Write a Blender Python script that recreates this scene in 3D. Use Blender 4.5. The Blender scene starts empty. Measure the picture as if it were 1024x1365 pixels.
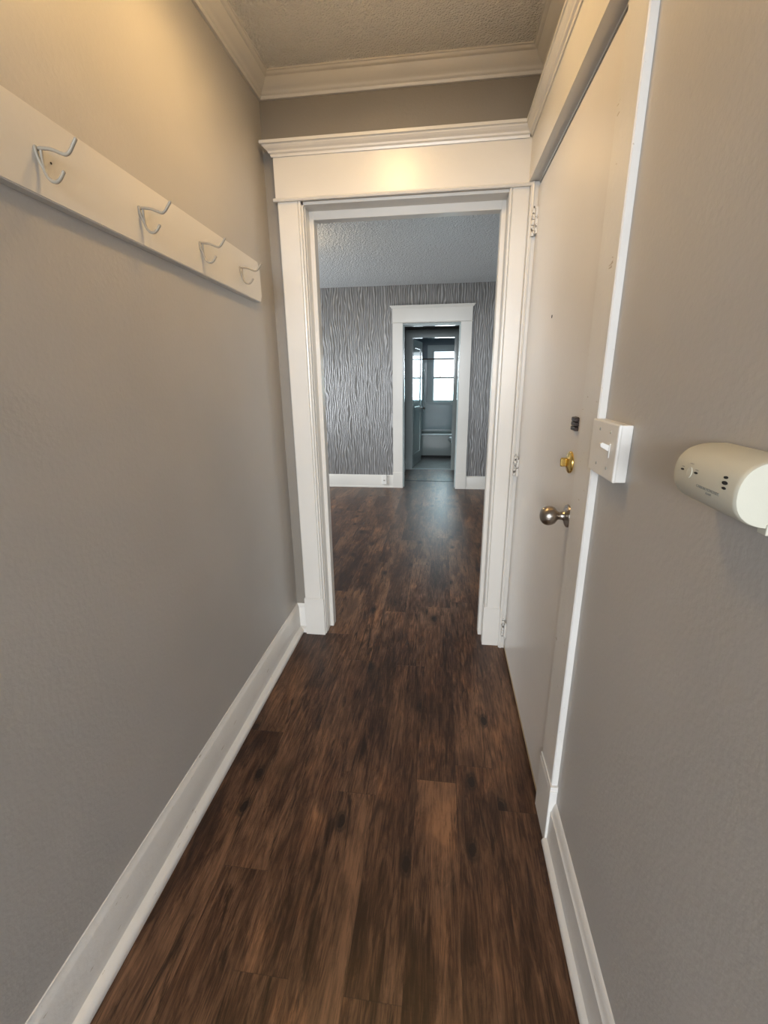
import bpy, bmesh, math, random
from mathutils import Vector, Matrix
random.seed(7)
S = bpy.context.scene
C = S.collection
PI = math.pi

# ------------------------------------------------------------------ camera
cam_d = bpy.data.cameras.new('camera'); cam = bpy.data.objects.new('camera', cam_d); C.objects.link(cam)
cam_d.sensor_fit = 'HORIZONTAL'; cam_d.sensor_width = 36.0; cam_d.lens = 591.47 / 1024 * 36.0
cam_d.clip_start = 0.02
R_, U_, F_ = Vector((.9918555, .12684656, -.01151611)), Vector((-.02587987, .2892387, .9569071)), Vector((-.12471127, .94881554, -.29016577))
m = Matrix(((R_.x, U_.x, -F_.x), (R_.y, U_.y, -F_.y), (R_.z, U_.z, -F_.z))).to_4x4()
m.translation = Vector((0, 0, 1.34))
cam.matrix_world = m
S.camera = cam

# ------------------------------------------------------------------ world, lights, exposure
S.view_settings.view_transform = 'Standard'; S.view_settings.look = 'None'
S.view_settings.exposure = 0.26; S.view_settings.gamma = 1.0; S.view_settings.use_curve_mapping = False
w = bpy.data.worlds.new('overcast_sky'); S.world = w; w.use_nodes = True
w.node_tree.nodes['Background'].inputs[0].default_value = (.80, .93, 1.0, 1)
w.node_tree.nodes['Background'].inputs[1].default_value = 1.6

def area(name, loc, target, sx, sy, power, col):
    l = bpy.data.lights.new(name, 'AREA'); l.shape = 'RECTANGLE'; l.size = sx; l.size_y = sy
    l.energy = power; l.color = col
    o = bpy.data.objects.new(name, l); C.objects.link(o); o.location = loc
    o.rotation_euler = (Vector(target) - Vector(loc)).to_track_quat('-Z', 'Y').to_euler()
    return o
DAY = (.80, .91, 1.0)
area('daylight_rear_window', (-.2, -4.98, 1.80), (-.2, 0, 1.0), 2.6, 1.05, 350, (.90, .95, 1.0))
area('daylight_living_left', (-2.68, 4.2, 1.05), (-1.0, 4.75, .7), 1.7, 1.2, 48, (.92, .96, 1.0))
area('daylight_living_right', (1.78, 3.7, 1.10), (0, 4.2, .6), 1.2, 1.2, 6, (.88, .95, 1.0))
area('daylight_bathroom', (.14, 8.60, 1.30), (.14, 7, 1.0), .60, .82, 11, (.80, .94, 1.0))

# ------------------------------------------------------------------ materials
def new_mat(name):
    mt = bpy.data.materials.new(name); mt.use_nodes = True
    nt = mt.node_tree
    return mt, nt, nt.nodes['Principled BSDF']
def N(nt, t, **k):
    n = nt.nodes.new(t)
    for a, b in k.items(): setattr(n, a, b)
    return n
def mapped(nt, scale=(1, 1, 1), loc=(0, 0, 0)):
    g = N(nt, 'ShaderNodeNewGeometry'); mp = N(nt, 'ShaderNodeMapping')
    mp.inputs['Scale'].default_value = scale; mp.inputs['Location'].default_value = loc
    nt.links.new(g.outputs['Position'], mp.inputs['Vector'])
    return mp.outputs[0]
def noise(nt, vec, scale, detail=3, rough=.5, dist=0):
    n = N(nt, 'ShaderNodeTexNoise'); n.inputs['Scale'].default_value = scale
    n.inputs['Detail'].default_value = detail; n.inputs['Roughness'].default_value = rough
    n.inputs['Distortion'].default_value = dist
    nt.links.new(vec, n.inputs['Vector']); return n.outputs[0]
def ramp(nt, f, stops):
    r = N(nt, 'ShaderNodeValToRGB'); e = r.color_ramp.elements
    while len(e) > 1: e.remove(e[-1])
    e[0].position = stops[0][0]; e[0].color = (*stops[0][1], 1)
    for p, c in stops[1:]:
        q = e.new(p); q.color = (*c, 1)
    nt.links.new(f, r.inputs[0]); return r.outputs[0]
def bump(nt, b, h, strength, dist):
    n = N(nt, 'ShaderNodeBump'); n.inputs['Strength'].default_value = strength; n.inputs['Distance'].default_value = dist
    nt.links.new(h, n.inputs['Height']); nt.links.new(n.outputs[0], b.inputs['Normal']); return n
def mixc(nt, f, a, b, mode='MIX'):
    n = N(nt, 'ShaderNodeMix', data_type='RGBA', blend_type=mode)
    for s, v in ((0, f), (6, a), (7, b)):
        if isinstance(v, (int, float)): n.inputs[s].default_value = v
        elif isinstance(v, tuple): n.inputs[s].default_value = (*v, 1)
        else: nt.links.new(v, n.inputs[s])
    return n.outputs[2]
def math_(nt, op, a, b=0.0, c=None):
    n = N(nt, 'ShaderNodeMath', operation=op)
    for i, v in enumerate((a, b) if c is None else (a, b, c)):
        if isinstance(v, (int, float)): n.inputs[i].default_value = v
        else: nt.links.new(v, n.inputs[i])
    return n.outputs[0]

def paint(name, col, rough=.5, bs=60, bstr=.15, bd=.002, var=.04, chips=None, scale=(1, 1, 1)):
    mt, nt, b = new_mat(name)
    v = mapped(nt, scale)
    n1 = noise(nt, v, 3.0, 4)
    c = ramp(nt, n1, [(.3, tuple(x * (1 - var) for x in col)), (.7, tuple(min(1, x * (1 + var)) for x in col))])
    if chips:
        n2 = noise(nt, mapped(nt, chips[1]), chips[2], 5, .65)
        r2 = ramp(nt, n2, [(chips[3], (0, 0, 0)), (chips[3] + .02, (1, 1, 1))])
        c = mixc(nt, r2, c, chips[0])
    nt.links.new(c, b.inputs['Base Color'])
    b.inputs['Roughness'].default_value = rough
    bump(nt, b, noise(nt, v, bs, 3), bstr, bd)
    return mt
def plain(name, col, rough=.4, metal=0.0, bs=200, bstr=.05):
    mt, nt, b = new_mat(name)
    b.inputs['Base Color'].default_value = (*col, 1); b.inputs['Roughness'].default_value = rough
    b.inputs['Metallic'].default_value = metal
    if bstr: bump(nt, b, noise(nt, mapped(nt), bs, 2), bstr, .001)
    return mt
M = {}
M['wall'] = paint('greige_wall_paint', (.445, .428, .405), .5, 90, .25, .002)
M['wall_taupe'] = paint('darker_taupe_end_wall', (.25, .222, .188), .5, 90, .25, .002)  # end wall base colour, darker than the side walls
M['wall_living'] = paint('living_wall_paint', (.42, .42, .42), .6)
M['trim'] = paint('white_gloss_trim', (.66, .635, .59), .28, 45, .22, .002, .03)
M['trim_worn'] = paint('worn_white_trim', (.70, .68, .645), .32, 60, .35, .002, .05, chips=((.42, .36, .28), (30, 6, 30), 3.0, .68))
M['door'] = paint('white_satin_door_paint', (.68, .65, .615), .3, 25, .25, .002, .02)
M['hinge'] = paint('chipped_painted_hinge', (.62, .60, .56), .35, 60, .3, .002, .05, chips=((.07, .055, .04), (60, 60, 30), 1.6, .56))
M['raw_wood'] = paint('unpainted_door_edge', (.50, .38, .22), .7)
M['hook'] = plain('painted_wire', (.33, .29, .23), .35)
M['plastic'] = plain('white_plastic', (.78, .76, .72), .35)
M['alarm'] = plain('off_white_alarm_plastic', (.60, .585, .49), .45, 0, 400, .1)
M['dark'] = plain('black_slot', (.01, .01, .01), .6, 0, 100, 0)
M['grey_print'] = plain('grey_print', (.33, .33, .29), .6, 0, 100, 0)
M['nickel'] = plain('brushed_nickel', (.38, .34, .30), .28, 1.0)
M['brass'] = plain('polished_brass', (.80, .56, .18), .22, 1.0)
M['bronze'] = plain('dark_bronze_plate', (.05, .035, .03), .4, .6)
M['porcelain'] = plain('porcelain', (.62, .68, .68), .12, 0, 10, 0)
M['bathwall'] = paint('blue_grey_bathroom_paint', (.17, .21, .25), .5)
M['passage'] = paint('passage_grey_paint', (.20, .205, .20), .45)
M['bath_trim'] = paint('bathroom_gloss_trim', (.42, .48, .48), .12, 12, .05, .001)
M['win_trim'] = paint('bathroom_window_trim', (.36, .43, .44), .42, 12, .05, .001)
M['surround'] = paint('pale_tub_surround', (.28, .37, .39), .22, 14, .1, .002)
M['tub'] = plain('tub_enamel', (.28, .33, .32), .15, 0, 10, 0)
M['vinyl'] = paint('mottled_bathroom_vinyl', (.075, .078, .073), .55, 40, .3, .002, .35)
M['glassy'] = None

mt, nt, b = new_mat('clear_pane'); b.inputs['Transmission Weight'].default_value = 1; b.inputs['Roughness'].default_value = .02
b.inputs['Base Color'].default_value = (1, 1, 1, 1); b.inputs['IOR'].default_value = 1.05; M['pane'] = mt
mt, nt, b = new_mat('frosted_pane'); b.inputs['Transmission Weight'].default_value = 1; b.inputs['Roughness'].default_value = .35
b.inputs['Base Color'].default_value = (.80, .97, 1.0, 1); b.inputs['IOR'].default_value = 1.05; M['frost'] = mt

mt, nt, b = new_mat('lit_bulb')
b.inputs['Base Color'].default_value = (1, .9, .7, 1)
b.inputs['Emission Color'].default_value = (1.0, .64, .25, 1); b.inputs['Emission Strength'].default_value = 135
M['bulb'] = mt
mt, nt, b = new_mat('glowing_frosted_shade')
b.inputs['Base Color'].default_value = (.8, .75, .65, 1); b.inputs['Roughness'].default_value = .3
b.inputs['Emission Color'].default_value = (1.0, .68, .33, 1); b.inputs['Emission Strength'].default_value = 11
M['shade'] = mt

# popcorn ceiling
def popcorn(name, col, sc=85, dist=.012, rough=.5):
    mt, nt, b = new_mat(name)
    v = mapped(nt)
    vo = N(nt, 'ShaderNodeTexVoronoi'); vo.inputs['Scale'].default_value = sc
    wv = mixc(nt, .02, v, N(nt, 'ShaderNodeTexNoise').outputs[1])
    nt.links.new(wv, vo.inputs['Vector'])
    inv = math_(nt, 'SUBTRACT', 1.0, vo.outputs['Distance'])
    n2 = noise(nt, v, sc * .55, 4, .6)
    h = math_(nt, 'ADD', math_(nt, 'MULTIPLY', inv, .6), n2)
    b.inputs['Base Color'].default_value = (*col, 1); b.inputs['Roughness'].default_value = rough
    bump(nt, b, h, 1.0, dist)
    return mt
M['popcorn'] = popcorn('popcorn_ceiling', (.82, .80, .75), 130, .009)
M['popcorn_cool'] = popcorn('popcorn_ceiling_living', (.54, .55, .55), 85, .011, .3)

# wallpaper with vertical silver ripples
mt, nt, b = new_mat('rippled_wallpaper')
wob = noise(nt, mapped(nt, (14, 14, 3.2)), 1.0, 2, .5, .1)
fib = noise(nt, mapped(nt, (110, 110, 3.2), (3, 3, 3)), 1.0, 3, .55, .15)
g = N(nt, 'ShaderNodeNewGeometry'); sp = N(nt, 'ShaderNodeSeparateXYZ'); nt.links.new(g.outputs['Position'], sp.inputs[0])
ph = math_(nt, 'MULTIPLY', math_(nt, 'ADD', sp.outputs[0], math_(nt, 'MULTIPLY', wob, .085)), 2 * PI / .024)
wv = math_(nt, 'MULTIPLY_ADD', math_(nt, 'SINE', ph), .5, .5)
h = math_(nt, 'ADD', math_(nt, 'MULTIPLY', wv, .55), math_(nt, 'MULTIPLY', fib, .45))
c = ramp(nt, h, [(.30, (.15, .147, .143)), (.50, (.195, .192, .188)), (.72, (.30, .298, .30)), (.84, (.42, .42, .43))])
nt.links.new(c, b.inputs['Base Color'])
b.inputs['Roughness'].default_value = .38; b.inputs['Metallic'].default_value = .25
bump(nt, b, h, .7, .008)
M['wallpaper'] = mt

# vinyl plank floor
def planks(name, dark, mid, light, rough, tone=1.0):
    mt, nt, b = new_mat(name)
    W = .134; L = 1.22
    g = N(nt, 'ShaderNodeNewGeometry'); sep = N(nt, 'ShaderNodeSeparateXYZ'); nt.links.new(g.outputs['Position'], sep.inputs[0])
    xs = math_(nt, 'DIVIDE', math_(nt, 'ADD', sep.outputs[0], .055 + W * 20), W)
    ix = math_(nt, 'FLOOR', xs); fx = math_(nt, 'FRACT', xs)
    wn = N(nt, 'ShaderNodeTexWhiteNoise', noise_dimensions='1D'); nt.links.new(ix, wn.inputs['W'])
    ys = math_(nt, 'DIVIDE', math_(nt, 'ADD', sep.outputs[1], math_(nt, 'MULTIPLY', wn.outputs[0], L * 3)), L)
    iy = math_(nt, 'FLOOR', ys); fy = math_(nt, 'FRACT', ys)
    idc = N(nt, 'ShaderNodeCombineXYZ'); nt.links.new(ix, idc.inputs[0]); nt.links.new(iy, idc.inputs[1])
    wn2 = N(nt, 'ShaderNodeTexWhiteNoise', noise_dimensions='3D'); nt.links.new(idc.outputs[0], wn2.inputs['Vector'])
    rnd = wn2.outputs[0]
    # coordinates shifted per plank
    off = N(nt, 'ShaderNodeVectorMath', operation='MULTIPLY_ADD'); nt.links.new(wn2.outputs[1], off.inputs[0])
    off.inputs[1].default_value = (9, 9, 9); nt.links.new(g.outputs['Position'], off.inputs[2])
    def mp(sc):
        q = N(nt, 'ShaderNodeMapping'); q.inputs['Scale'].default_value = sc; nt.links.new(off.outputs[0], q.inputs['Vector']); return q.outputs[0]
    def mpw(sc):
        return mapped(nt, sc)
    broad = noise(nt, mp((5, 1.3, 1)), 1.0, 3, .5, .8)
    grain = noise(nt, mp((38, 5.5, 1)), 1.0, 6, .68, 1.3)
    fine = noise(nt, mp((200, 9, 1)), 1.0, 4, .7, .8)
    crack = noise(nt, mp((330, 9, 1)), 1.0, 3, .6, .4)
    warmth = noise(nt, mp((6, 3.5, 1)), 1.0, 3, .6, .5)
    streak = noise(nt, mp((26, 2.4, 1)), 1.0, 5, .66, 1.6)
    saw = noise(nt, mp((12, 160, 1)), 1.0, 2, .5)
    t = math_(nt, 'ADD', math_(nt, 'MULTIPLY', broad, .36), math_(nt, 'MULTIPLY', grain, .38))
    t = math_(nt, 'ADD', t, math_(nt, 'MULTIPLY', fine, .26))
    t = math_(nt, 'ADD', t, math_(nt, 'MULTIPLY', math_(nt, 'SUBTRACT', rnd, .5), .04))
    c = ramp(nt, t, [(.41, dark), (.475, mid), (.54, light), (.60, tuple(x * 1.5 for x in light))])
    # dark blotches and cracks
    blot = ramp(nt, noise(nt, mp((8, 2.6, 1)), 1.0, 3, .6, .6), [(.56, (0, 0, 0)), (.68, (1, 1, 1))])
    c = mixc(nt, math_(nt, 'MULTIPLY', blot, .55), c, tuple(x * .8 for x in dark))
    sk = ramp(nt, streak, [(.57, (0, 0, 0)), (.66, (1, 1, 1))])
    c = mixc(nt, math_(nt, 'MULTIPLY', sk, .82), c, tuple(x * .5 for x in dark))
    ck = ramp(nt, crack, [(.58, (0, 0, 0)), (.66, (1, 1, 1))])
    c = mixc(nt, math_(nt, 'MULTIPLY', ck, .5), c, tuple(x * .7 for x in dark))
    wm = ramp(nt, warmth, [(.54, (0, 0, 0)), (.68, (1, 1, 1))])
    c = mixc(nt, math_(nt, 'MULTIPLY', wm, .5), c, mixc(nt, 1.0, c, (1.9, 1.75, 1.5), 'MULTIPLY'))
    # knots in some cells
    vk = N(nt, 'ShaderNodeTexVoronoi', voronoi_dimensions='2D'); vk.inputs['Scale'].default_value = 1.0
    nt.links.new(mp((6.0, 3.0, 0)), vk.inputs['Vector'])
    kd = math_(nt, 'ADD', vk.outputs['Distance'], math_(nt, 'MULTIPLY', math_(nt, 'SUBTRACT', noise(nt, mp((60, 40, 1)), 1.0), .5), .07))
    km = ramp(nt, kd, [(.058, (1, 1, 1)), (.075, (.55, .55, .55)), (.095, (.7, .7, .7)), (.13, (.2, .2, .2)), (.21, (0, 0, 0))])
    sepc = N(nt, 'ShaderNodeSeparateColor'); nt.links.new(vk.outputs['Color'], sepc.inputs[0])
    pick = math_(nt, 'GREATER_THAN', sepc.outputs[0], .52)
    c = mixc(nt, math_(nt, 'MULTIPLY', math_(nt, 'MULTIPLY', km, pick), .97), c, (.012, .006, .004))
    # seams
    ex = math_(nt, 'MINIMUM', fx, math_(nt, 'SUBTRACT', 1.0, fx))
    ey = math_(nt, 'MINIMUM', fy, math_(nt, 'SUBTRACT', 1.0, fy))
    sx = math_(nt, 'LESS_THAN', ex, .006); sy = math_(nt, 'LESS_THAN', ey, .0012)
    seam = math_(nt, 'MAXIMUM', sx, sy)
    c = mixc(nt, math_(nt, 'MULTIPLY', seam, .28), c, tuple(x * .3 for x in dark))
    nt.links.new(c, b.inputs['Base Color'])
    rr = math_(nt, 'ADD', rough, math_(nt, 'MULTIPLY', grain, .16)); nt.links.new(rr, b.inputs['Roughness'])
    hh = math_(nt, 'SUBTRACT', math_(nt, 'ADD', math_(nt, 'MULTIPLY', grain, .5), math_(nt, 'MULTIPLY', fine, .5)), math_(nt, 'MULTIPLY', seam, .4))
    hh = math_(nt, 'ADD', hh, math_(nt, 'MULTIPLY', saw, .25))
    b.inputs['Specular IOR Level'].default_value = .4
    bump(nt, b, hh, .5, .002)
    return mt
M['floor'] = planks('brown_vinyl_planks', (.024, .0095, .0045), (.060, .0265, .014), (.122, .062, .033), .27)

# ------------------------------------------------------------------ mesh helpers
def box(bm, x0, x1, y0, y1, z0, z1):
    vs = [bm.verts.new((x, y, z)) for x in (x0, x1) for y in (y0, y1) for z in (z0, z1)]
    for f in ((0, 1, 3, 2), (4, 6, 7, 5), (0, 4, 5, 1), (2, 3, 7, 6), (0, 2, 6, 4), (1, 5, 7, 3)):
        bm.faces.new([vs[i] for i in f])
def bevbox(bm, x0, x1, y0, y1, z0, z1, r, seg=2):
    t = bmesh.new(); box(t, x0, x1, y0, y1, z0, z1)
    bmesh.ops.bevel(t, geom=t.edges[:], offset=r, segments=seg, affect='EDGES', profile=.5)
    me = bpy.data.meshes.new('tmp'); t.to_mesh(me); t.free(); bm.from_mesh(me); bpy.data.meshes.remove(me)
def sweep(bm, prof, A, D, L, U, V, m0=0, m1=0):
    A, D, U, V = Vector(A), Vector(D), Vector(U), Vector(V)
    a = [bm.verts.new(A + U * u + V * v + D * (m0 * u)) for u, v in prof]
    b_ = [bm.verts.new(A + U * u + V * v + D * (L - m1 * u)) for u, v in prof]
    n = len(prof)
    for i in range(n):
        bm.faces.new((a[i], a[(i + 1) % n], b_[(i + 1) % n], b_[i]))
    bm.faces.new(a[::-1]); bm.faces.new(b_)
def lathe(bm, prof, seg=32, mat=None):
    rings = []
    for r, z in prof:
        if r < 1e-6: rings.append([bm.verts.new((0, 0, z))])
        else: rings.append([bm.verts.new((r * math.cos(2 * PI * i / seg), r * math.sin(2 * PI * i / seg), z)) for i in range(seg)])
    nv = [v for r in rings for v in r]
    for p, q in zip(rings, rings[1:]):
        for i in range(seg):
            j = (i + 1) % seg
            if len(p) == 1 and len(q) == 1: continue
            if len(p) == 1: bm.faces.new((p[0], q[i], q[j]))
            elif len(q) == 1: bm.faces.new((p[i], q[0], p[j]))
            else: bm.faces.new((p[i], q[i], q[j], p[j]))
    if mat is not None:
        bmesh.ops.transform(bm, matrix=mat, verts=nv)
def tube(bm, pts, r, seg=10, closed_ends=True):
    pts = [Vector(p) for p in pts]
    rings = []; up = None
    for i, p in enumerate(pts):
        d = ((pts[i + 1] if i + 1 < len(pts) else p) - (pts[i - 1] if i else p)).normalized()
        if up is None:
            up = d.orthogonal().normalized()
        up = (up - d * up.dot(d)).normalized(); s = d.cross(up)
        rings.append([bm.verts.new(p + (up * math.cos(2 * PI * k / seg) + s * math.sin(2 * PI * k / seg)) * r) for k in range(seg)])
    for a, b_ in zip(rings, rings[1:]):
        for k in range(seg):
            bm.faces.new((a[k], a[(k + 1) % seg], b_[(k + 1) % seg], b_[k]))
    bm.faces.new(rings[0][::-1]); bm.faces.new(rings[-1])
def smooth_path(pts, n=6):
    pts = [Vector(p) for p in pts]; out = []
    for i in range(len(pts) - 1):
        p0 = pts[max(i - 1, 0)]; p1 = pts[i]; p2 = pts[i + 1]; p3 = pts[min(i + 2, len(pts) - 1)]
        for k in range(n):
            t = k / n
            out.append(.5 * ((2 * p1) + (p2 - p0) * t + (2 * p0 - 5 * p1 + 4 * p2 - p3) * t * t + (3 * p1 - p0 - 3 * p2 + p3) * t ** 3))
    out.append(pts[-1]); return out
def obj(name, bm, mat, parent=None, smooth=False):
    bmesh.ops.recalc_face_normals(bm, faces=bm.faces[:])
    me = bpy.data.meshes.new(name); bm.to_mesh(me); bm.free()
    me.materials.append(mat)
    if smooth:
        me.polygons.foreach_set('use_smooth', [True] * len(me.polygons))
    o = bpy.data.objects.new(name, me); C.objects.link(o)
    if parent:
        o.parent = parent; o.matrix_parent_inverse = Matrix.Translation(-Vector(parent.location)) if parent.rotation_euler.to_matrix().is_identity else parent.matrix_basis.inverted()
    if smooth:
        md = o.modifiers.new('edge_split', 'EDGE_SPLIT'); md.split_angle = math.radians(38)
    return o
def NB(): return bmesh.new()
def bx(name, dims, mat, parent=None, r=0):
    bm = NB()
    for d in (dims if isinstance(dims, list) else [dims]):
        if r: bevbox(bm, *d, r)
        else: box(bm, *d)
    return obj(name, bm, mat, parent)
def struct(o, label=None):
    o['kind'] = 'structure'
    if label: o['label'] = label
    return o
def tag(o, label, cat, group=None):
    o['label'] = label; o['category'] = cat
    if group: o['group'] = group
    return o
def thing(name, loc, label, cat, group=None):
    o = bpy.data.objects.new(name, None); o.empty_display_size = .05; C.objects.link(o); o.location = loc
    return tag(o, label, cat, group)
def seat_xf(o_loc, zdir):      # matrix that puts a lathe's z axis along zdir at o_loc
    return Matrix.Translation(Vector(o_loc)) @ Vector((0, 0, 1)).rotation_difference(Vector(zdir)).to_matrix().to_4x4()

# ------------------------------------------------------------------ measures (metres)
XL, XR = -.766, .355          # hall walls
YE, YE2 = 2.112, 2.262        # end wall faces
YF, YF2 = 5.472, 5.60         # living room far wall
ZC, ZL = 2.478, 2.327         # ceilings
YB = -.6
RB0, RB1, RY = -1.9, 1.5, -5.0

# ------------------------------------------------------------------ shell
struct(bx('floor', (-3.0, 2.1, -5.3, 6.66, -.12, 0), M['floor']), 'dark brown wood plank floor running from the hall into the room beyond')
struct(bx('ceiling', (XL - .12, XR + .12, YB - .12, YE2, ZC, ZC + .12), M['popcorn']), 'popcorn textured hall ceiling')
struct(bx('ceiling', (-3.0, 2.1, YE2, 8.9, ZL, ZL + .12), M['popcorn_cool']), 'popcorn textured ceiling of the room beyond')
struct(bx('wall_left', (XL - .12, XL, YB - .1, YE2 - .02, 0, ZC), M['wall']), 'left hall wall painted greige')
DY0, DY1, DZ = 1.168, 2.062, 2.045   # entry door opening
struct(bx('wall_right', [(XR, XR + .12, YB - .1, DY0, 0, ZC), (XR, XR + .12, DY1, YE2 - .02, 0, ZC), (XR, XR + .12, DY0, DY1, DZ, ZC), (XR + .10, XR + .13, DY0, DY1, 0, DZ)], M['wall']), 'right hall wall painted greige')
OX0, OX1, OZ = -.602, .250, 2.042     # doorway opening
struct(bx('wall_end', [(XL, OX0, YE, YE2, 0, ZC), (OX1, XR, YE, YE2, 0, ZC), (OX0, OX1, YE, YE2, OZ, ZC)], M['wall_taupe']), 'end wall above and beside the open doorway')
struct(bx('wall_rear_light_block', [(RB0 - .1, XL, YB - .12, YB, 0, ZC), (XR, RB1 + .1, YB - .12, YB, 0, ZC), (XL, XR, YB - .12, YB, 2.03, ZC)], M['wall_living']))  # unseen lintel wall, added to keep rear daylight off the soffit
struct(bx('wall_back', [(RB0, -1.5, RY - .12, RY, 0, ZC), (1.1, RB1, RY - .12, RY, 0, ZC), (-1.5, 1.1, RY - .12, RY, 0, 1.27), (-1.5, 1.1, RY - .12, RY, 2.33, ZC)], M['wall_living']))
struct(bx('wall_rear_left', (RB0 - .12, RB0, RY - .12, YB - .12, 0, ZC), M['wall_living']))
struct(bx('wall_rear_right', (RB1, RB1 + .12, RY - .12, YB - .12, 0, ZC), M['wall_living']))
struct(bx('ceiling', (RB0 - .12, RB1 + .12, RY - .12, YB - .12, ZC, ZC + .12), M['wall_living']))
# living room
struct(bx('wall_living_front', [(-3.0, XL, YE2 - .15, YE2, 0, ZL), (XR, 2.1, YE2 - .15, YE2, 0, ZL)], M['wall_living']))
struct(bx('wall_living_left', [(-2.85, -2.73, YE2, 3.0, 0, ZL), (-2.85, -2.73, 5.0, YF2, 0, ZL), (-2.85, -2.73, 3.0, 5.0, 0, .5), (-2.85, -2.73, 3.0, 5.0, 2.1, ZL)], M['wall_living']))
struct(bx('wall_living_right', [(1.82, 1.94, YE2, 3.0, 0, ZL), (1.82, 1.94, 4.4, YF2, 0, ZL), (1.82, 1.94, 3.0, 4.4, 0, .6), (1.82, 1.94, 3.0, 4.4, 2.0, ZL)], M['wall_living']))
FX0, FX1, FZ = -.482, .190, 1.925
struct(bx('wall_far', [(-2.8, FX0, YF, YF2, 0, ZL), (FX1, 1.9, YF, YF2, 0, ZL), (FX0, FX1, YF, YF2, FZ, ZL)], M['wallpaper']), 'far wall papered in grey with vertical silver ripples')
# passage and bathroom
PY, PY2 = 6.64, 6.74
struct(bx('wall_passage', [(-.66, -.545, YF2, PY, 0, ZL), (.262, .38, YF2, PY, 0, ZL)], M['passage']))
struct(bx('wall_bathroom_front', [(-1.2, -.443, PY, PY2, 0, ZL), (.155, 1.3, PY, PY2, 0, ZL), (-.443, .155, PY, PY2, 1.875, ZL)], M['passage']))
struct(bx('wall_bathroom_left', (-.78, -.66, PY2, 8.62, 0, ZL), M['bathwall']))
struct(bx('wall_bathroom_right', (.92, 1.04, PY2, 8.62, 0, ZL), M['bathwall']))
WX0, WX1, WZ0, WZ1 = -.205, .50, .895, 1.80
BY = 8.50
struct(bx('wall_bathroom_back', [(-.66, WX0, BY, BY + .12, 0, ZL), (WX1, .92, BY, BY + .12, 0, ZL), (WX0, WX1, BY, BY + .12, 0, WZ0), (WX0, WX1, BY, BY + .12, WZ1, ZL)], M['bathwall']))
struct(bx('floor', (-.78, 1.04, 6.66, 8.62, -.12, 0.0), M['vinyl']), 'mottled grey bathroom floor')

# ------------------------------------------------------------------ crown moulding
CZ = 2.410; CH = ZC - CZ
crown = [(0, 0), (.010, 0), (.013, .004), (.013, .010), (.018, .013), (.020, .018), (.024, .022), (.030, .026), (.038, .033), (.045, .043), (.050, .052), (.057, .054), (.060, .058), (.062, .062), (.066, .063), (.066, CH), (0, CH)]
bm = NB(); sweep(bm, crown, (XL, YB, CZ), (0, 1, 0), YE - YB, (1, 0, 0), (0, 0, 1), 0, 1); struct(obj('trim_1', bm, M['trim'], None, True), 'white crown moulding along the left wall')
bm = NB(); sweep(bm, crown, (XL, YE, CZ), (1, 0, 0), XR - XL, (0, -1, 0), (0, 0, 1), 1, 1); struct(obj('trim_2', bm, M['trim'], None, True), 'white crown moulding across the end wall')
bm = NB(); sweep(bm, crown, (XR, YB, CZ), (0, 1, 0), YE - YB, (-1, 0, 0), (0, 0, 1), 0, 1); struct(obj('trim_3', bm, M['trim'], None, True), 'white crown moulding along the right wall')

# ------------------------------------------------------------------ baseboards
base = [(0, 0), (.039, 0), (.040, .010), (.037, .018), (.030, .024), (.016, .028), (.014, .138), (.012, .141), (.010, .146), (.005, .151), (.003, .158), (0, .159)]
bm = NB(); sweep(bm, base, (XL, YB, 0), (0, 1, 0), YE - YB, (1, 0, 0), (0, 0, 1), 0, 1); struct(obj('baseboard_left', bm, M['trim_worn'], None, True), 'white baseboard along the left wall')
bm = NB(); sweep(bm, base, (XL, YE, 0), (1, 0, 0), .060, (0, -1, 0), (0, 0, 1), 1, 0); struct(obj('baseboard_end', bm, M['trim_worn'], None, True))
rbase = [(0, 0), (.027, 0), (.029, .010), (.027, .018), (.021, .024), (.015, .028), (.014, .128), (.011, .131), (.009, .142), (.004, .158), (0, .162)]
bm = NB(); sweep(bm, rbase, (XR, YB, 0), (0, 1, 0), 1.034 - YB, (-1, 0, 0), (0, 0, 1)); struct(obj('baseboard_right', bm, M['trim_worn'], None, True), 'worn white baseboard along the right wall')
fb = [(0, 0), (.026, 0), (.026, .014), (.018, .020), (.016, .140), (.008, .156), (0, .160)]
bm = NB(); sweep(bm, fb, (-2.73, YF, 0), (1, 0, 0), 2.73 - .597, (0, -1, 0), (0, 0, 1)); struct(obj('baseboard_far', bm, M['trim'], None, True))
bm = NB(); sweep(bm, fb, (.311, YF, 0), (1, 0, 0), 1.82 - .311, (0, -1, 0), (0, 0, 1)); struct(obj('baseboard_far', bm, M['trim'], None, True))
for s, x in ((1, -.545), (-1, .262)):
    bm = NB(); sweep(bm, [(u * .8, v) for u, v in fb], (x, YF2, 0), (0, 1, 0), PY - YF2, (s, 0, 0), (0, 0, 1)); struct(obj('baseboard_passage', bm, M['bath_trim'], None, True))

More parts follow.
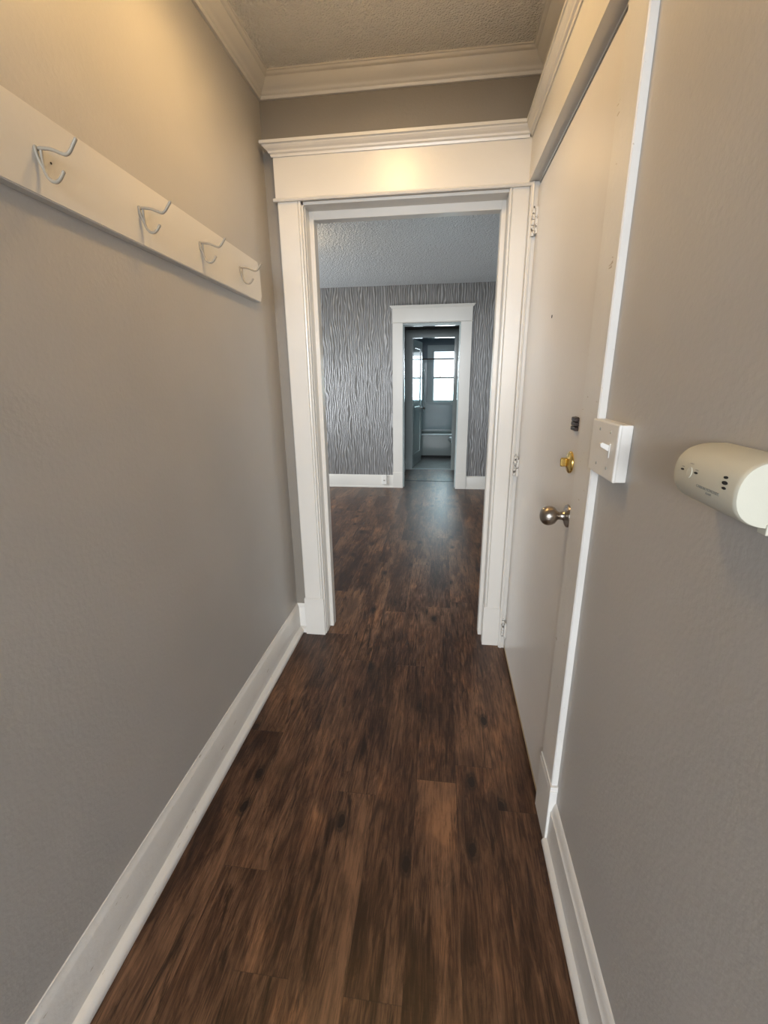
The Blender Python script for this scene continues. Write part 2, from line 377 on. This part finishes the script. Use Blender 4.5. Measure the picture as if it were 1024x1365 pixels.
# ------------------------------------------------------------------ end doorway casing
CF = 2.066     # casing face
casL = [(-.704, 0), (-.704, .04)]
def casing_leg(bm, xo, xi, yw, yf, z0, z1, s):
    # s=+1: inner edge towards +x ; small bead on the inner edge
    prof = [(xo, yw), (xo, yf + .004), (xo + s * .004, yf), (xi - s * .014, yf), (xi - s * .012, yf + .004), (xi - s * .008, yf - .003), (xi - s * .003, yf - .002), (xi, yf + .004), (xi, yw)]
    sweep(bm, [(p[0], p[1]) for p in prof], (0, 0, z0), (0, 0, 1), z1 - z0, (1, 0, 0), (0, 1, 0))
bm = NB()
casing_leg(bm, -.704, -.604, YE, CF, .217, 2.050, 1)
box(bm, -.707, -.602, CF - .004, YE, 0, .212); box(bm, -.706, -.603, CF - .002, YE, .212, .217)
struct(obj('trim_4', bm, M['trim'], None), 'left leg of the doorway casing with plinth')
bm = NB()
casing_leg(bm, .316, .238, YE, CF, .217, 2.050, -1)
box(bm, .235, .318, CF - .004, YE, 0, .212); box(bm, .236, .317, CF - .002, YE, .212, .217)
struct(obj('trim_5', bm, M['trim'], None), 'right leg of the doorway casing with plinth')
bm = NB()
box(bm, -.708, .3125, CF - .004, YE, 2.046, 2.200)
bm2 = [(0, 0), (.012, 0), (.016, .006), (.012, .012), (0, .012)]
sweep(bm, bm2, (-.716, CF, 2.040), (1, 0, 0), .716 + .318, (0, -1, 0), (0, 0, 1))
cap = [(0, 0), (.006, 0), (.008, .008), (.014, .012), (.016, .018), (.024, .024), (.030, .030), (.032, .034), (.040, .036), (.040, .046), (0, .046)]
sweep(bm, cap, (-.708, CF - .003, 2.196), (1, 0, 0), .708 + .300, (0, -1, 0), (0, 0, 1), -1, 0)
sweep(bm, cap, (-.708, CF - .003, 2.196), (0, 1, 0), YE - CF + .003, (-1, 0, 0), (0, 0, 1), -1, 0)
box(bm, -.708, .30, CF - .003, YE, 2.19, 2.242)
struct(obj('trim_6', bm, M['trim'], None), 'white header board and cap over the doorway')
# jamb lining with door stop
bm = NB()
J0, J1 = YE - .012, YE2 + .012
box(bm, OX0 - .0, OX0 + .006, J0, J1, 0, OZ); box(bm, OX1 - .012, OX1, J0, J1, 0, OZ)
box(bm, OX0 - .02, OX1 + .02, CF + .012, J1, OZ - .012, OZ + .02)
box(bm, OX0 - .04, OX0 + .004, CF + .012, J1, 0, OZ); box(bm, OX1 - .009, OX1 + .04, CF + .012, J1, 0, OZ)
bevbox(bm, OX0, OX0 + .026, 2.155, 2.21, 0, OZ - .012, .003); bevbox(bm, OX1 - .030, OX1, 2.155, 2.21, 0, OZ - .012, .003)
bevbox(bm, OX0 + .002, OX1 - .002, 2.1565, 2.2085, OZ - .045, OZ - .01, .003)
struct(obj('trim_7', bm, M['trim'], None), 'white jamb and stop lining the open doorway')
# living side casing
struct(bx('trim_8', [(-.704, -.60, YE2, YE2 + .02, 0, 2.04), (.24, .34, YE2, YE2 + .02, 0, 2.04), (-.704, .34, YE2, YE2 + .02, 2.04, 2.18)], M['trim']))

# ------------------------------------------------------------------ entry door casing
bm = NB()
HF = .309
box(bm, HF, XR, .92, CF - .004, 2.052, 2.200)
bmx = [(0, 0), (.006, 0), (.008, .008), (.014, .012), (.016, .018), (.022, .024), (.026, .030), (.027, .034), (.031, .036), (.031, .046), (0, .046)]
sweep(bm, bmx, (HF + .002, .88, 2.196), (0, 1, 0), CF - .003 - .88 - .0, (-1, 0, 0), (0, 0, 1), 0, 1)
box(bm, HF + .002, XR, .88, CF - .004, 2.196, 2.242)
struct(obj('trim_9', bm, M['trim'], None), 'white header board and cap over the entry door')
bm = NB()
prof = [(XR, 1.043), (.340, 1.041), (.3375, 1.044), (.3375, 1.160), (.339, 1.165), (.343, 1.167), (XR + .05, 1.168), (XR + .05, 1.16), (XR, 1.16)]
sweep(bm, prof, (0, 0, .212), (0, 0, 1), 2.052 - .212, (1, 0, 0), (0, 1, 0))
struct(obj('trim_10', bm, M['trim_worn'], None), 'narrow worn casing on the latch side of the entry door')
bm = NB()
bevbox(bm, .3335, XR, 1.032, 1.166, 0, .200, .003)
bm_p = [(XR, 1.035), (.3345, 1.035), (.3345, 1.163), (XR, 1.163)]
sweep(bm, bm_p, (0, 0, .195), (0, 0, 1), .020, (1, 0, 0), (0, 1, 0))
struct(obj('trim_11', bm, M['trim_worn'], None), 'chipped plinth block beside the entry door')
# hinge side strip and jamb
bm = NB()
box(bm, .316, .345, 2.046, CF + .02, 0, 2.05)
tube(bm, [(.326, 2.047, .0), (.326, 2.047, 2.05)], .0055, 8)
box(bm, .345, XR + .05, 2.050, DY1 + .02, 0, 2.05)
box(bm, .347, XR + .05, DY0, 2.05, 2.046, 2.056)
struct(obj('trim_12', bm, M['trim'], None), 'hinge side strip of the entry door frame')

# entry door
DX = .343
door = bpy.data.objects.new('door_1', None); C.objects.link(door); door.location = (DX + .02, 1.6, 0); struct(door, 'flush white entry door in the right wall')
d = bx('door_leaf', (DX, DX + .04, 1.176, 2.037, .024, 2.030), M['door'], door, .002)
bx('bottom_edge', (DX, DX + .039, 1.177, 2.036, .010, .0245), M['raw_wood'], door)
bx('gap_shade_backing', (DX + .045, DX + .06, DY0, DY1, 0, 2.06), M['dark'], door)  # black sheet behind the leaf, standing in for shade in the gaps
for hz0, hz1 in ((1.862, 1.958), (.905, .998), (.075, .165)):
    bm = NB()
    n = 5; L = hz1 - hz0
    for k in range(n):
        lathe(bm, [(0, 0), (.0070, 0), (.0078, .001), (.0078, L / n - .003), (.0070, L / n - .002), (0, L / n - .002)], 12, Matrix.Translation((.331, 2.037, hz0 + k * L / n)))
    lathe(bm, [(0, 0), (.0045, 0), (.005, .003), (.002, .008), (0, .009)], 10, Matrix.Translation((.332, 2.0385, hz1)))
    box(bm, .334, .3445, 2.008, 2.037, hz0 + .004, hz1 - .004)
    h = obj('hinge', bm, M['hinge'], door, True)
# knob
KY, KZ = 1.192, .978
bm = NB(); lathe(bm, [(0, 0), (.030, 0), (.0315, .002), (.030, .006), (.024, .009), (.014, .012), (.0115, .016), (.0105, .024), (.013, .029), (.016, .031)], 40, seat_xf((DX, KY, KZ), (-1, 0, 0)))
k = obj('knob_stem', bm, M['nickel'], door, True)
bm = NB(); lathe(bm, [(.010, .028), (.016, .031), (.022, .036), (.0255, .043), (.027, .051), (.0255, .060), (.021, .067), (.014, .0715), (.006, .0735), (0, .074)], 40, seat_xf((DX, KY, KZ), (-1, 0, 0)))
obj('knob', bm, M['nickel'], k, True)
# deadbolt
bm = NB(); lathe(bm, [(0, 0), (.029, 0), (.030, .002), (.029, .005), (.024, .008), (.018, .009), (.010, .013), (0, .014)], 40, seat_xf((DX, 1.224, 1.118), (-1, 0, 0)))
db = obj('deadbolt', bm, M['brass'], door, True)
bm = NB(); bevbox(bm, DX - .027, DX - .010, 1.220, 1.228, 1.106, 1.130, .0035)
obj('thumb_turn', bm, M['brass'], db)
# chain plate
bm = NB()
for zc in (1.209, 1.2205, 1.232): bevbox(bm, DX - .010, DX + .001, 1.190, 1.226, zc - .0052, zc + .0052, .002)
bevbox(bm, DX - .004, DX + .001, 1.196, 1.222, 1.203, 1.238, .001)
obj('chain_plate', bm, M['bronze'], door)
bm = NB(); lathe(bm, [(0, -.004), (.005, -.004), (.0055, .0005), (.004, .0012), (0, .0008)], 16, seat_xf((DX, 1.610, 1.522), (-1, 0, 0)))
obj('peephole', bm, M['dark'], door, True)

# ------------------------------------------------------------------ far doorway casing
bm = NB()
fy = YF - .022
box(bm, -.593, -.476, fy, YF, .20, 1.930); box(bm, .184, .306, fy, YF, .20, 1.930)
bevbox(bm, -.596, -.473, fy - .006, YF, 0, .20, .002); bevbox(bm, .181, .309, fy - .006, YF, 0, .20, .002)
box(bm, -.594, .307, fy - .001, YF, 1.930, 2.085); sweep(bm, [(0, 0), (.008, 0), (.010, .003), (.008, .008), (0, .008)], (-.598, fy, 1.930), (1, 0, 0), .909, (0, -1, 0), (0, 0, 1))
capf = [(0, 0), (.004, 0), (.012, .008), (.020, .018), (.028, .022), (.028, .030), (0, .030)]
sweep(bm, capf, (-.593, fy, 2.083), (1, 0, 0), .899, (0, -1, 0), (0, 0, 1), -1, -1)
sweep(bm, capf, (-.593, YF, 2.083), (0, -1, 0), .022, (-1, 0, 0), (0, 0, 1), 0, -1)
sweep(bm, capf, (.306, YF, 2.083), (0, -1, 0), .022, (1, 0, 0), (0, 0, 1), 0, -1)
box(bm, -.593, .306, fy, YF, 2.08, 2.113)
struct(obj('trim_13', bm, M['trim'], None), 'white casing around the far doorway')
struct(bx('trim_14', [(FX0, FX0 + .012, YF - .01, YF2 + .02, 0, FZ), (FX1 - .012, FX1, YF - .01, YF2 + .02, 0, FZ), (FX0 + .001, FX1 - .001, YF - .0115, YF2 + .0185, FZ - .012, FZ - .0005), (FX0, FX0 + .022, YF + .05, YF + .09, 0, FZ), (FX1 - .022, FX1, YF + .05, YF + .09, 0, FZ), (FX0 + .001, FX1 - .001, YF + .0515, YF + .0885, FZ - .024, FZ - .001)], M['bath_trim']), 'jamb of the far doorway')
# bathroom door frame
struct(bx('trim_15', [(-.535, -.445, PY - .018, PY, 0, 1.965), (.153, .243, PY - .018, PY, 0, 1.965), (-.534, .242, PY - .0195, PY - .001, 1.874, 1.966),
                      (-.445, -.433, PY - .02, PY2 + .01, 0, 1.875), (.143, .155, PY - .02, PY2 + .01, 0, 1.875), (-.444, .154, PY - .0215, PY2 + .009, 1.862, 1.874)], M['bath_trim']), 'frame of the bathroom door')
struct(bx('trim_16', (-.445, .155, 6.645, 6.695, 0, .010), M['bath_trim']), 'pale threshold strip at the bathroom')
struct(bx('trim_17', (-.482, .19, 5.85, 5.875, 0, .003), M['dark'] if False else M['vinyl']), 'dark seam strip between the floors')

# bathroom door (open, hinged left)
A = Vector((-.431, PY2 + .01, 0)); B = Vector((-.335, 7.39, 0)); dv = (B - A); LW = dv.length; dv.normalize(); nv = Vector((dv.y, -dv.x, 0))   # nv faces +x
bd = bpy.data.objects.new('door_2', None); C.objects.link(bd); bd.location = A; struct(bd, 'white panelled bathroom door standing open')
def dbox(bm, u0, u1, w0, w1, z0, z1):
    for_ = [(u, w, z) for u in (u0, u1) for w in (w0, w1) for z in (z0, z1)]
    vs = [bm.verts.new(A + dv * u + nv * w + Vector((0, 0, z))) for u, w, z in for_]
    for f in ((0, 1, 3, 2), (4, 6, 7, 5), (0, 4, 5, 1), (2, 3, 7, 6), (0, 2, 6, 4), (1, 5, 7, 3)): bm.faces.new([vs[i] for i in f])
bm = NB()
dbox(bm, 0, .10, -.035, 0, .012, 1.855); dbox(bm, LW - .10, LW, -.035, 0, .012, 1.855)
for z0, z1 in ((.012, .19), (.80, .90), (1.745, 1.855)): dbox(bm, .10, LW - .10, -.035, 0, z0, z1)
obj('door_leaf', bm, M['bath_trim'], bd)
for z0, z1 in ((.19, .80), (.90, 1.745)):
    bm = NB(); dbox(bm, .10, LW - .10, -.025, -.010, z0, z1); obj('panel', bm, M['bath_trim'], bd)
bm = NB(); kp = A + dv * (LW - .05) + Vector((0, 0, .86)); lathe(bm, [(0, 0), (.022, 0), (.022, .004), (.008, .008), (.008, .03), (.02, .038), (.024, .05), (.018, .06), (0, .064)], 20, seat_xf(kp, nv))
obj('knob', bm, M['nickel'], bd, True)

# bathroom window
bm = NB()
ox0, ox1, oz0, oz1 = -.290, .585, .845, 1.880
cy = BY - .02
box(bm, ox0, WX0, cy, BY, oz0, oz1); box(bm, WX1, ox1, cy, BY, oz0, oz1); box(bm, ox0 + .001, ox1 - .001, cy - .0015, BY - .001, WZ1, oz1 + .001); box(bm, ox0 - .01, ox1 + .01, BY - .05, BY - .001, oz0 - .001, WZ0)
wf = struct(obj('window_1', bm, M['win_trim'], None), 'bathroom window with white frame and two sashes')
def sash(name, x0, x1, z0, z1, y, t, mat, pm, yy=.03):
    bm = NB(); box(bm, x0, x0 + t, y, y + yy, z0, z1); box(bm, x1 - t, x1, y, y + yy, z0, z1); box(bm, x0 + .001, x1 - .001, y - .001, y + yy - .002, z0 - .001, z0 + t); box(bm, x0 + .001, x1 - .001, y - .001, y + yy - .002, z1 - t * .8, z1 + .001)
    s = obj(name, bm, mat, wf)
    bm = NB(); box(bm, x0 + t, x1 - t, y + .012, y + .016, z0 + t, z1 - t * .8); obj('pane', bm, pm, s)
    return s
sash('upper_sash', WX0, WX1, 1.305, WZ1, BY + .05, .030, M['win_trim'], M['pane'])
ls = sash('lower_sash', WX0, WX1, WZ0, 1.34, BY + .02, .032, M['win_trim'], M['frost'])
bm = NB(); bevbox(bm, -.08, -.035, BY + .008, BY + .022, 1.335, 1.352, .003); obj('sash_lock', bm, M['nickel'], wf)

# rear and side windows the daylight enters by
def simple_window(name, dims, horiz, label):
    x0, x1, y0, y1, z0, z1 = dims; bm = NB(); t = .05
    if horiz:
        box(bm, x0, x0 + t, y0, y1, z0, z1); box(bm, x1 - t, x1, y0, y1, z0, z1); box(bm, x0, x1, y0, y1, (z0 + z1) / 2 - .02, (z0 + z1) / 2 + .02)
    else:
        box(bm, x0, x1, y0, y0 + t, z0, z1); box(bm, x0, x1, y1 - t, y1, z0, z1); box(bm, x0, x1, y0, y1, (z0 + z1) / 2 - .02, (z0 + z1) / 2 + .02)
    box(bm, x0, x1, y0, y1, z0, z0 + t); box(bm, x0, x1, y0, y1, z1 - t, z1)
    struct(obj(name, bm, M['trim'], None), label)
simple_window('window_2', (-1.5, 1.1, RY - .10, RY - .06, 1.27, 2.33), True, 'window behind the camera')  # unseen, set high so its daylight falls low in the hall
simple_window('window_3', (-2.83, -2.79, 3.0, 5.0, .5, 2.1), False, 'window on the left of the room beyond')
simple_window('window_4', (1.86, 1.90, 3.0, 4.4, .6, 2.0), False, 'window on the right of the room beyond')

# tub surround
struct(bx('wall_tub_surround', [(-.64, .90, BY - .008, BY, .36, .845), (-.64, -.300, BY - .008, BY, .845, 1.655), (.595, .90, BY - .008, BY, .845, 1.655), (-.66, -.65, 7.78, BY, .36, 1.655), (.91, .92, 7.78, BY, .36, 1.655)], M['surround']), 'pale tub surround panels')
bm = NB()
pr = [(-.655, -.645)]
tub = thing('bathtub', (.13, 8.12, 0), 'white bathtub along the bathroom back wall under the window', 'bathtub')
bm = NB()
bevbox(bm, -.645, .905, 7.79, 7.83, .012, .372, .012, 3)
bevbox(bm, -.645, .905, 8.42, 8.485, .012, .372, .012, 3); bevbox(bm, -.645, -.56, 7.80, 8.48, .012, .372, .012, 3); bevbox(bm, .82, .905, 7.80, 8.48, .012, .372, .012, 3)
box(bm, -.60, .86, 7.82, 8.44, .05, .09)
obj('tub_body', bm, M['tub'], tub)
bm = NB()
bevbox(bm, -.648, .908, 7.765, 7.850, .365, .392, .010, 3); bevbox(bm, -.648, .908, 8.40, 8.490, .365, .392, .010, 3)
bevbox(bm, -.648, -.55, 7.77, 8.488, .365, .392, .010, 3); bevbox(bm, .81, .908, 7.77, 8.488, .365, .392, .010, 3)
obj('rim', bm, M['porcelain'], tub)
bx('toe_strip', (-.645, .905, 7.786, 7.80, 0, .02), M['dark'], tub)

# shower rod
rod = thing('shower_rod', (.13, 7.80, 1.622), 'thin dark shower rod crossing in front of the bathroom window', 'shower rod')
bm = NB(); tube(bm, [(-.655, 7.80, 1.622), (.915, 7.80, 1.622)], .0105, 12); obj('rod', bm, M['bronze'], rod, True)
for x, s in ((-.66, 1), (.92, -1)):
    bm = NB(); lathe(bm, [(0, 0), (.028, 0), (.028, .004), (.016, .014), (0, .015)], 20, seat_xf((x, 7.80, 1.622), (s, 0, 0))); obj('flange', bm, M['bronze'], rod, True)
# hand shower
sh = thing('shower_bar', (-.345, BY - .02, .9), 'pale vertical bar with a small shower head left of the bathroom window', 'shower')
bm = NB(); tube(bm, [(-.345, BY - .04, .72), (-.345, BY - .04, 1.40)], .011, 10); obj('bar', bm, M['porcelain'], sh, True)
for z in (.73, 1.38):
    bm = NB(); tube(bm, [(-.345, BY - .04, z), (-.345, BY - .009, z)], .010, 10); obj('bracket', bm, M['porcelain'], sh, True)
bm = NB(); lathe(bm, [(0, 0), (.010, 0), (.012, .05), (.030, .085), (.034, .10), (.030, .105), (0, .105)], 20, seat_xf((-.345, BY - .05, 1.38), (-.25, -.35, .8))); obj('head', bm, M['porcelain'], sh, True)

# toilet
tl = thing('toilet', (.45, 7.28, 0), 'white toilet just showing at the right edge of the bathroom doorway', 'toilet')
def oval_loft(bm, rings, seg=32):
    R = []
    for cx, cyy, rx, ry, z in rings:
        R.append([bm.verts.new((cx + rx * math.cos(2 * PI * i / seg), cyy + ry * math.sin(2 * PI * i / seg), z)) for i in range(seg)])
    for a, b_ in zip(R, R[1:]):
        for i in range(seg):
            j = (i + 1) % seg; bm.faces.new((a[i], a[j], b_[j], b_[i]))
    bm.faces.new(R[0][::-1]); bm.faces.new(R[-1])
bm = NB(); oval_loft(bm, [(.46, 7.28, .20, .11, 0), (.46, 7.28, .19, .10, .04), (.45, 7.28, .17, .09, .15), (.42, 7.28, .20, .12, .25), (.38, 7.28, .26, .17, .34), (.37, 7.28, .27, .18, .37)]); obj('bowl', bm, M['porcelain'], tl, True)
bm = NB(); oval_loft(bm, [(.37, 7.28, .272, .185, .372), (.37, 7.28, .275, .188, .380), (.37, 7.28, .272, .185, .392)]); obj('seat', bm, M['porcelain'], tl, True)
bm = NB(); oval_loft(bm, [(.375, 7.28, .268, .182, .393), (.375, 7.28, .270, .184, .402), (.375, 7.28, .255, .170, .412)]); obj('lid', bm, M['porcelain'], tl, True)
bm = NB(); bevbox(bm, .70, .905, 7.07, 7.49, .36, .72, .02, 3); tk = obj('tank', bm, M['porcelain'], tl)
bm = NB(); bevbox(bm, .69, .91, 7.06, 7.50, .72, .75, .01, 3); obj('tank_lid', bm, M['porcelain'], tl)

# ------------------------------------------------------------------ coat rack
RB, RF = XL, XL + .021
rack = thing('coat_rack', (XL, 1.1, 1.72), 'long white board coat rack with wire hooks mounted on the left wall', 'coat rack')
bm = NB()
def rz(y, top): return (1.815 - .0275 * (y - .84)) if top else (1.668 - .0275 * (y - .84))
y0, y1 = .16, 1.915; c_ = .022
prof = [(y0, rz(y0, 0)), (y1 - c_ * .7, rz(y1, 0)), (y1, rz(y1, 0) + c_ * 1.1), (y1, rz(y1, 1) - c_ * 1.4), (y1 - c_ * .8, rz(y1, 1)), (y0, rz(y0, 1))]
sweep(bm, prof, (XL, 0, 0), (1, 0, 0), .021, (0, 1, 0), (0, 0, 1))
bmesh.ops.bevel(bm, geom=[e for e in bm.edges if all(v.co.x > XL + .01 for v in e.verts)], offset=.002, segments=2, affect='EDGES')
obj('board', bm, M['trim'], rack)
def hook_bm(y, z, dz=0):
    bm = NB(); x = RF
    z += dz
    # upper prong: leaves the root, dips and rises at its end
    up = smooth_path([(x + .002, y + .001, z + .001), (x + .010, y, z + .001), (x + .030, y, z - .002), (x + .048, y, z - .009), (x + .058, y, z - .0115), (x + .066, y, z - .008), (x + .076, y, z + .003), (x + .082, y, z + .010)])
    tube(bm, up, .0032, 10)
    # vertical leg pair and lower prong
    lo = smooth_path([(x + .002, y - .004, z + .002), (x + .003, y - .003, z - .012), (x + .008, y, z - .030), (x + .013, y, z - .043), (x + .021, y, z - .051), (x + .030, y, z - .0525), (x + .038, y, z - .048), (x + .047, y, z - .038)])
    tube(bm, lo, .0032, 10)
    br = smooth_path([(x + .009, y + .001, z), (x + .008, y + .001, z - .014), (x + .009, y, z - .030)], 3)
    tube(bm, br, .0026, 8)
    for p in (up[-1], lo[-1]):
        bmesh.ops.create_uvsphere(bm, u_segments=10, v_segments=6, radius=.0032, matrix=Matrix.Translation(p))
    bmesh.ops.create_uvsphere(bm, u_segments=10, v_segments=6, radius=.0042, matrix=Matrix.Translation((x + .001, y - .002, z + .002)))
    return bm
for y, z in ((.875, 1.744), (1.163, 1.740), (1.445, 1.736), (1.722, 1.727)):
    obj('hook', hook_bm(y, z), M['hook'], rack, True)
bm = NB()
lathe(bm, [(0, 0), (.0022, 0), (.0018, .001), (0, .0012)], 10, seat_xf((RF, .905, 1.734), (1, 0, 0))); obj('screw_hole', bm, M['dark'], rack)

# ------------------------------------------------------------------ light switch box
sw = thing('light_switch', (XR, .96, 1.19), 'white surface mounted toggle light switch box beside the entry door', 'light switch')
SY0, SY1, SZ0, SZ1, SX = .888, 1.040, 1.138, 1.250, .329
bx('switch_box', (SX + .005, XR, SY0 + .001, SY1 - .001, SZ0 + .001, SZ1 - .001), M['plastic'], sw, .002)
bx('cover_plate', (SX, SX + .008, SY0, SY1, SZ0, SZ1), M['plastic'], sw, .0035)
bm = NB(); bevbox(bm, SX - .0015, SX + .001, .921, .935, 1.182, 1.210, .0008); tg = obj('toggle_frame', bm, M['plastic'], sw)
bm = NB(); sweep(bm, [(0, 0), (-.017, .010), (-.018, .016), (-.014, .018), (0, .012)], (SX, .924, 1.194), (0, 1, 0), .008, (1, 0, 0), (0, 0, 1)); obj('toggle', bm, M['plastic'], tg)
for y, z in ((.928, 1.232), (.988, 1.232), (.928, 1.160), (.988, 1.160)):
    bm = NB(); lathe(bm, [(0, 0), (.0032, 0), (.003, .0010), (.001, .0014), (.001, .0005), (0, .0005)], 14, seat_xf((SX, y, z), (-1, 0, 0))); obj('screw', bm, M['grey_print'], sw, True)

# ------------------------------------------------------------------ carbon monoxide alarm
AY0, AY1 = .478, .612; AZ0, AZ1 = 1.185, 1.258; AXF = .298
al = thing('carbon_monoxide_alarm', (XR, .52, 1.23), 'rounded off-white alarm with small black slots on the right wall', 'alarm')
bm = NB()
zc = (AZ0 + AZ1) / 2; hz = (AZ1 - AZ0) / 2
sec = []
nseg = 22
for i in range(nseg + 1):
    a = -PI / 2 + PI * i / nseg
    sec.append((-math.copysign(abs(math.cos(a)) ** .62, 1), math.copysign(abs(math.sin(a)) ** .9, math.sin(a))))
# loft along y; the far end rounds over
stations = [(AY0, .97, .97), (AY0 + .002, .99, .99), (AY0 + .006, 1, 1), (AY1 - .012, 1, 1), (AY1 - .006, .985, .98), (AY1 - .002, .95, .95), (AY1, .90, .90)]
R = []
for y, kx, kz in stations:
    R.append([bm.verts.new((XR - .004 + (XR - .004 - AXF) * u * kx, y, zc + hz * v * kz)) for u, v in sec])
for a, b_ in zip(R, R[1:]):
    for i in range(nseg): bm.faces.new((a[i], a[i + 1], b_[i + 1], b_[i]))
    bm.faces.new((a[nseg], a[0], b_[0], b_[nseg]))
bm.faces.new(R[0]); bm.faces.new(R[-1][::-1])
obj('case', bm, M['alarm'], al, True)
bx('wall_bracket', [(XR - .006, XR, AY0 - .004, AY1 - .02, AZ0 - .004, AZ1 - .006), (XR - .022, XR - .004, AY0 - .002, AY0 + .012, AZ0 - .006, AZ0 + .006)], M['alarm'], al, .001)
def front_x(z):  # surface of the case at height z
    t = max(-1, min(1, (z - zc) / hz)); s = abs(t) ** (1 / .9); a = math.asin(s); return XR - .004 - (XR - .004 - AXF) * (math.cos(a) ** .62)
def slot(name, y, z, ry, rzz, mat, dx=.0006):
    bm = NB(); x = front_x(z); n = 18
    x1 = front_x(z + rzz); x0 = front_x(z - rzz)
    a = []; b_ = []
    for i in range(n):
        dy = ry * math.cos(2 * PI * i / n); dz = rzz * math.sin(2 * PI * i / n)
        xx = front_x(z + dz)
        a.append(bm.verts.new((xx - dx, y + dy, z + dz))); b_.append(bm.verts.new((xx + .003, y + dy, z + dz)))
    bm.faces.new(a); bm.faces.new(b_[::-1])
    for i in range(n): bm.faces.new((a[i], a[(i + 1) % n], b_[(i + 1) % n], b_[i]))
    return obj(name, bm, mat, al)
ALARM_SLOTS = [(.502, 1.2345, .0034, .0014), (.500, 1.229, .0046, .0019), (.499, 1.2235, .0034, .0014), (.556, 1.228, .0036, .0012), (.586, 1.227, .0034, .0012)]
for y, z, ry, rr in ALARM_SLOTS: slot('slot', y, z, ry, rr, M['dark'])
slot('test_button', .5695, 1.226, .0055, .0065, M['alarm'], .0009)
for y, z, ry in ((.571, 1.2365, .004), (.556, 1.2315, .0035), (.586, 1.2305, .003)): slot('printed_mark', y, z, ry, .0004, M['grey_print'])
def text(name, body, y, z, size, mat, parent, xoff):
    cu = bpy.data.curves.new(name, 'FONT'); cu.body = body; cu.size = size; cu.align_x = 'CENTER'; cu.align_y = 'CENTER'; cu.extrude = .0002
    t = bpy.data.objects.new(name, cu); C.objects.link(t)
    # faces -x, reads from +y to -y
    t.matrix_world = Matrix(((0, 0, -1, xoff), (-1, 0, 0, y), (0, 1, 0, z), (0, 0, 0, 1)))
    dg = bpy.context.evaluated_depsgraph_get(); me = bpy.data.meshes.new_from_object(t.evaluated_get(dg))
    o = bpy.data.objects.new(name, me); C.objects.link(o); me.materials.clear(); me.materials.append(mat)
    mw = t.matrix_world.copy(); bpy.data.objects.remove(t)
    me.transform(mw)
    for v in me.vertices:
        v.co.x = front_x(v.co.z) + (v.co.x - xoff) - .0004
    o.parent = parent; o.matrix_parent_inverse = Matrix.Translation(-Vector(parent.location))
    return o
text('lettering', 'CARBON MONOXIDE', .5275, 1.2145, .0046, M['grey_print'], al, .30)
text('lettering', 'ALARM', .5255, 1.2100, .0036, M['grey_print'], al, .30)

# ------------------------------------------------------------------ cable jack on far baseboard
jk = thing('cable_jack', (-.695, YF, .10), 'small white phone jack on the baseboard left of the far doorway', 'wall jack')
bx('jack_box', (-.735, -.675, YF - .045, YF - .017, .045, .165), M['plastic'], jk, .004)
bx('jack_port', (-.715, -.695, YF - .047, YF - .044, .09, .105), M['grey_print'], jk)

# ------------------------------------------------------------------ hall ceiling light
cl = thing('ceiling_light', (-.27, 1.28, ZC), 'two bulb hall ceiling light just above the top of the view', 'ceiling light')
bm = NB(); lathe(bm, [(0, 0), (.09, 0), (.09, -.006), (.075, -.018), (.02, -.024), (0, -.024)], 32, Matrix.Translation((-.27, 1.28, ZC))); obj('canopy', bm, M['plastic'], cl, True)
for s in (-1, 1):
    bm = NB(); lathe(bm, [(0, 0), (.014, 0), (.015, .004), (.015, .014), (0, .014)], 20, Matrix.Translation((-.27, 1.28 + s * .055, ZC - .038))); sk = obj('socket', bm, M['plastic'], cl, True)
    bm = NB(); bmesh.ops.create_uvsphere(bm, u_segments=24, v_segments=14, radius=.027, matrix=Matrix.Translation((-.27, 1.28 + s * .055, ZC - .065))); obj('bulb', bm, M['bulb'], sk, True)
bm = NB(); lathe(bm, [(.118, -.001), (.128, -.001), (.132, -.090), (.135, -.094), (.131, -.096), (.127, -.092), (.118, -.004)], 40, Matrix.Translation((-.27, 1.28, ZC))); obj('lamp_shade', bm, M['shade'], cl, True)
# living room ceiling light near the doorway
ll = thing('ceiling_light', (-1.25, 3.5, ZL), 'warm dome ceiling light in the room beyond, behind the left jamb', 'ceiling light')
bm = NB(); lathe(bm, [(0, 0), (.11, 0), (.11, -.02), (0, -.02)], 32, Matrix.Translation((-1.25, 3.5, ZL))); obj('canopy', bm, M['plastic'], ll, True)
mt, nt, b = new_mat('warm_dome'); b.inputs['Base Color'].default_value = (1, .9, .7, 1); b.inputs['Emission Color'].default_value = (1, .74, .42, 1); b.inputs['Emission Strength'].default_value = 40
bm = NB(); lathe(bm, [(.05, -.02), (.062, -.05), (.075, -.10), (.07, -.14), (.045, -.165), (0, -.175)], 32, Matrix.Translation((-1.25, 3.5, ZL))); obj('lamp_shade', bm, mt, ll, True)
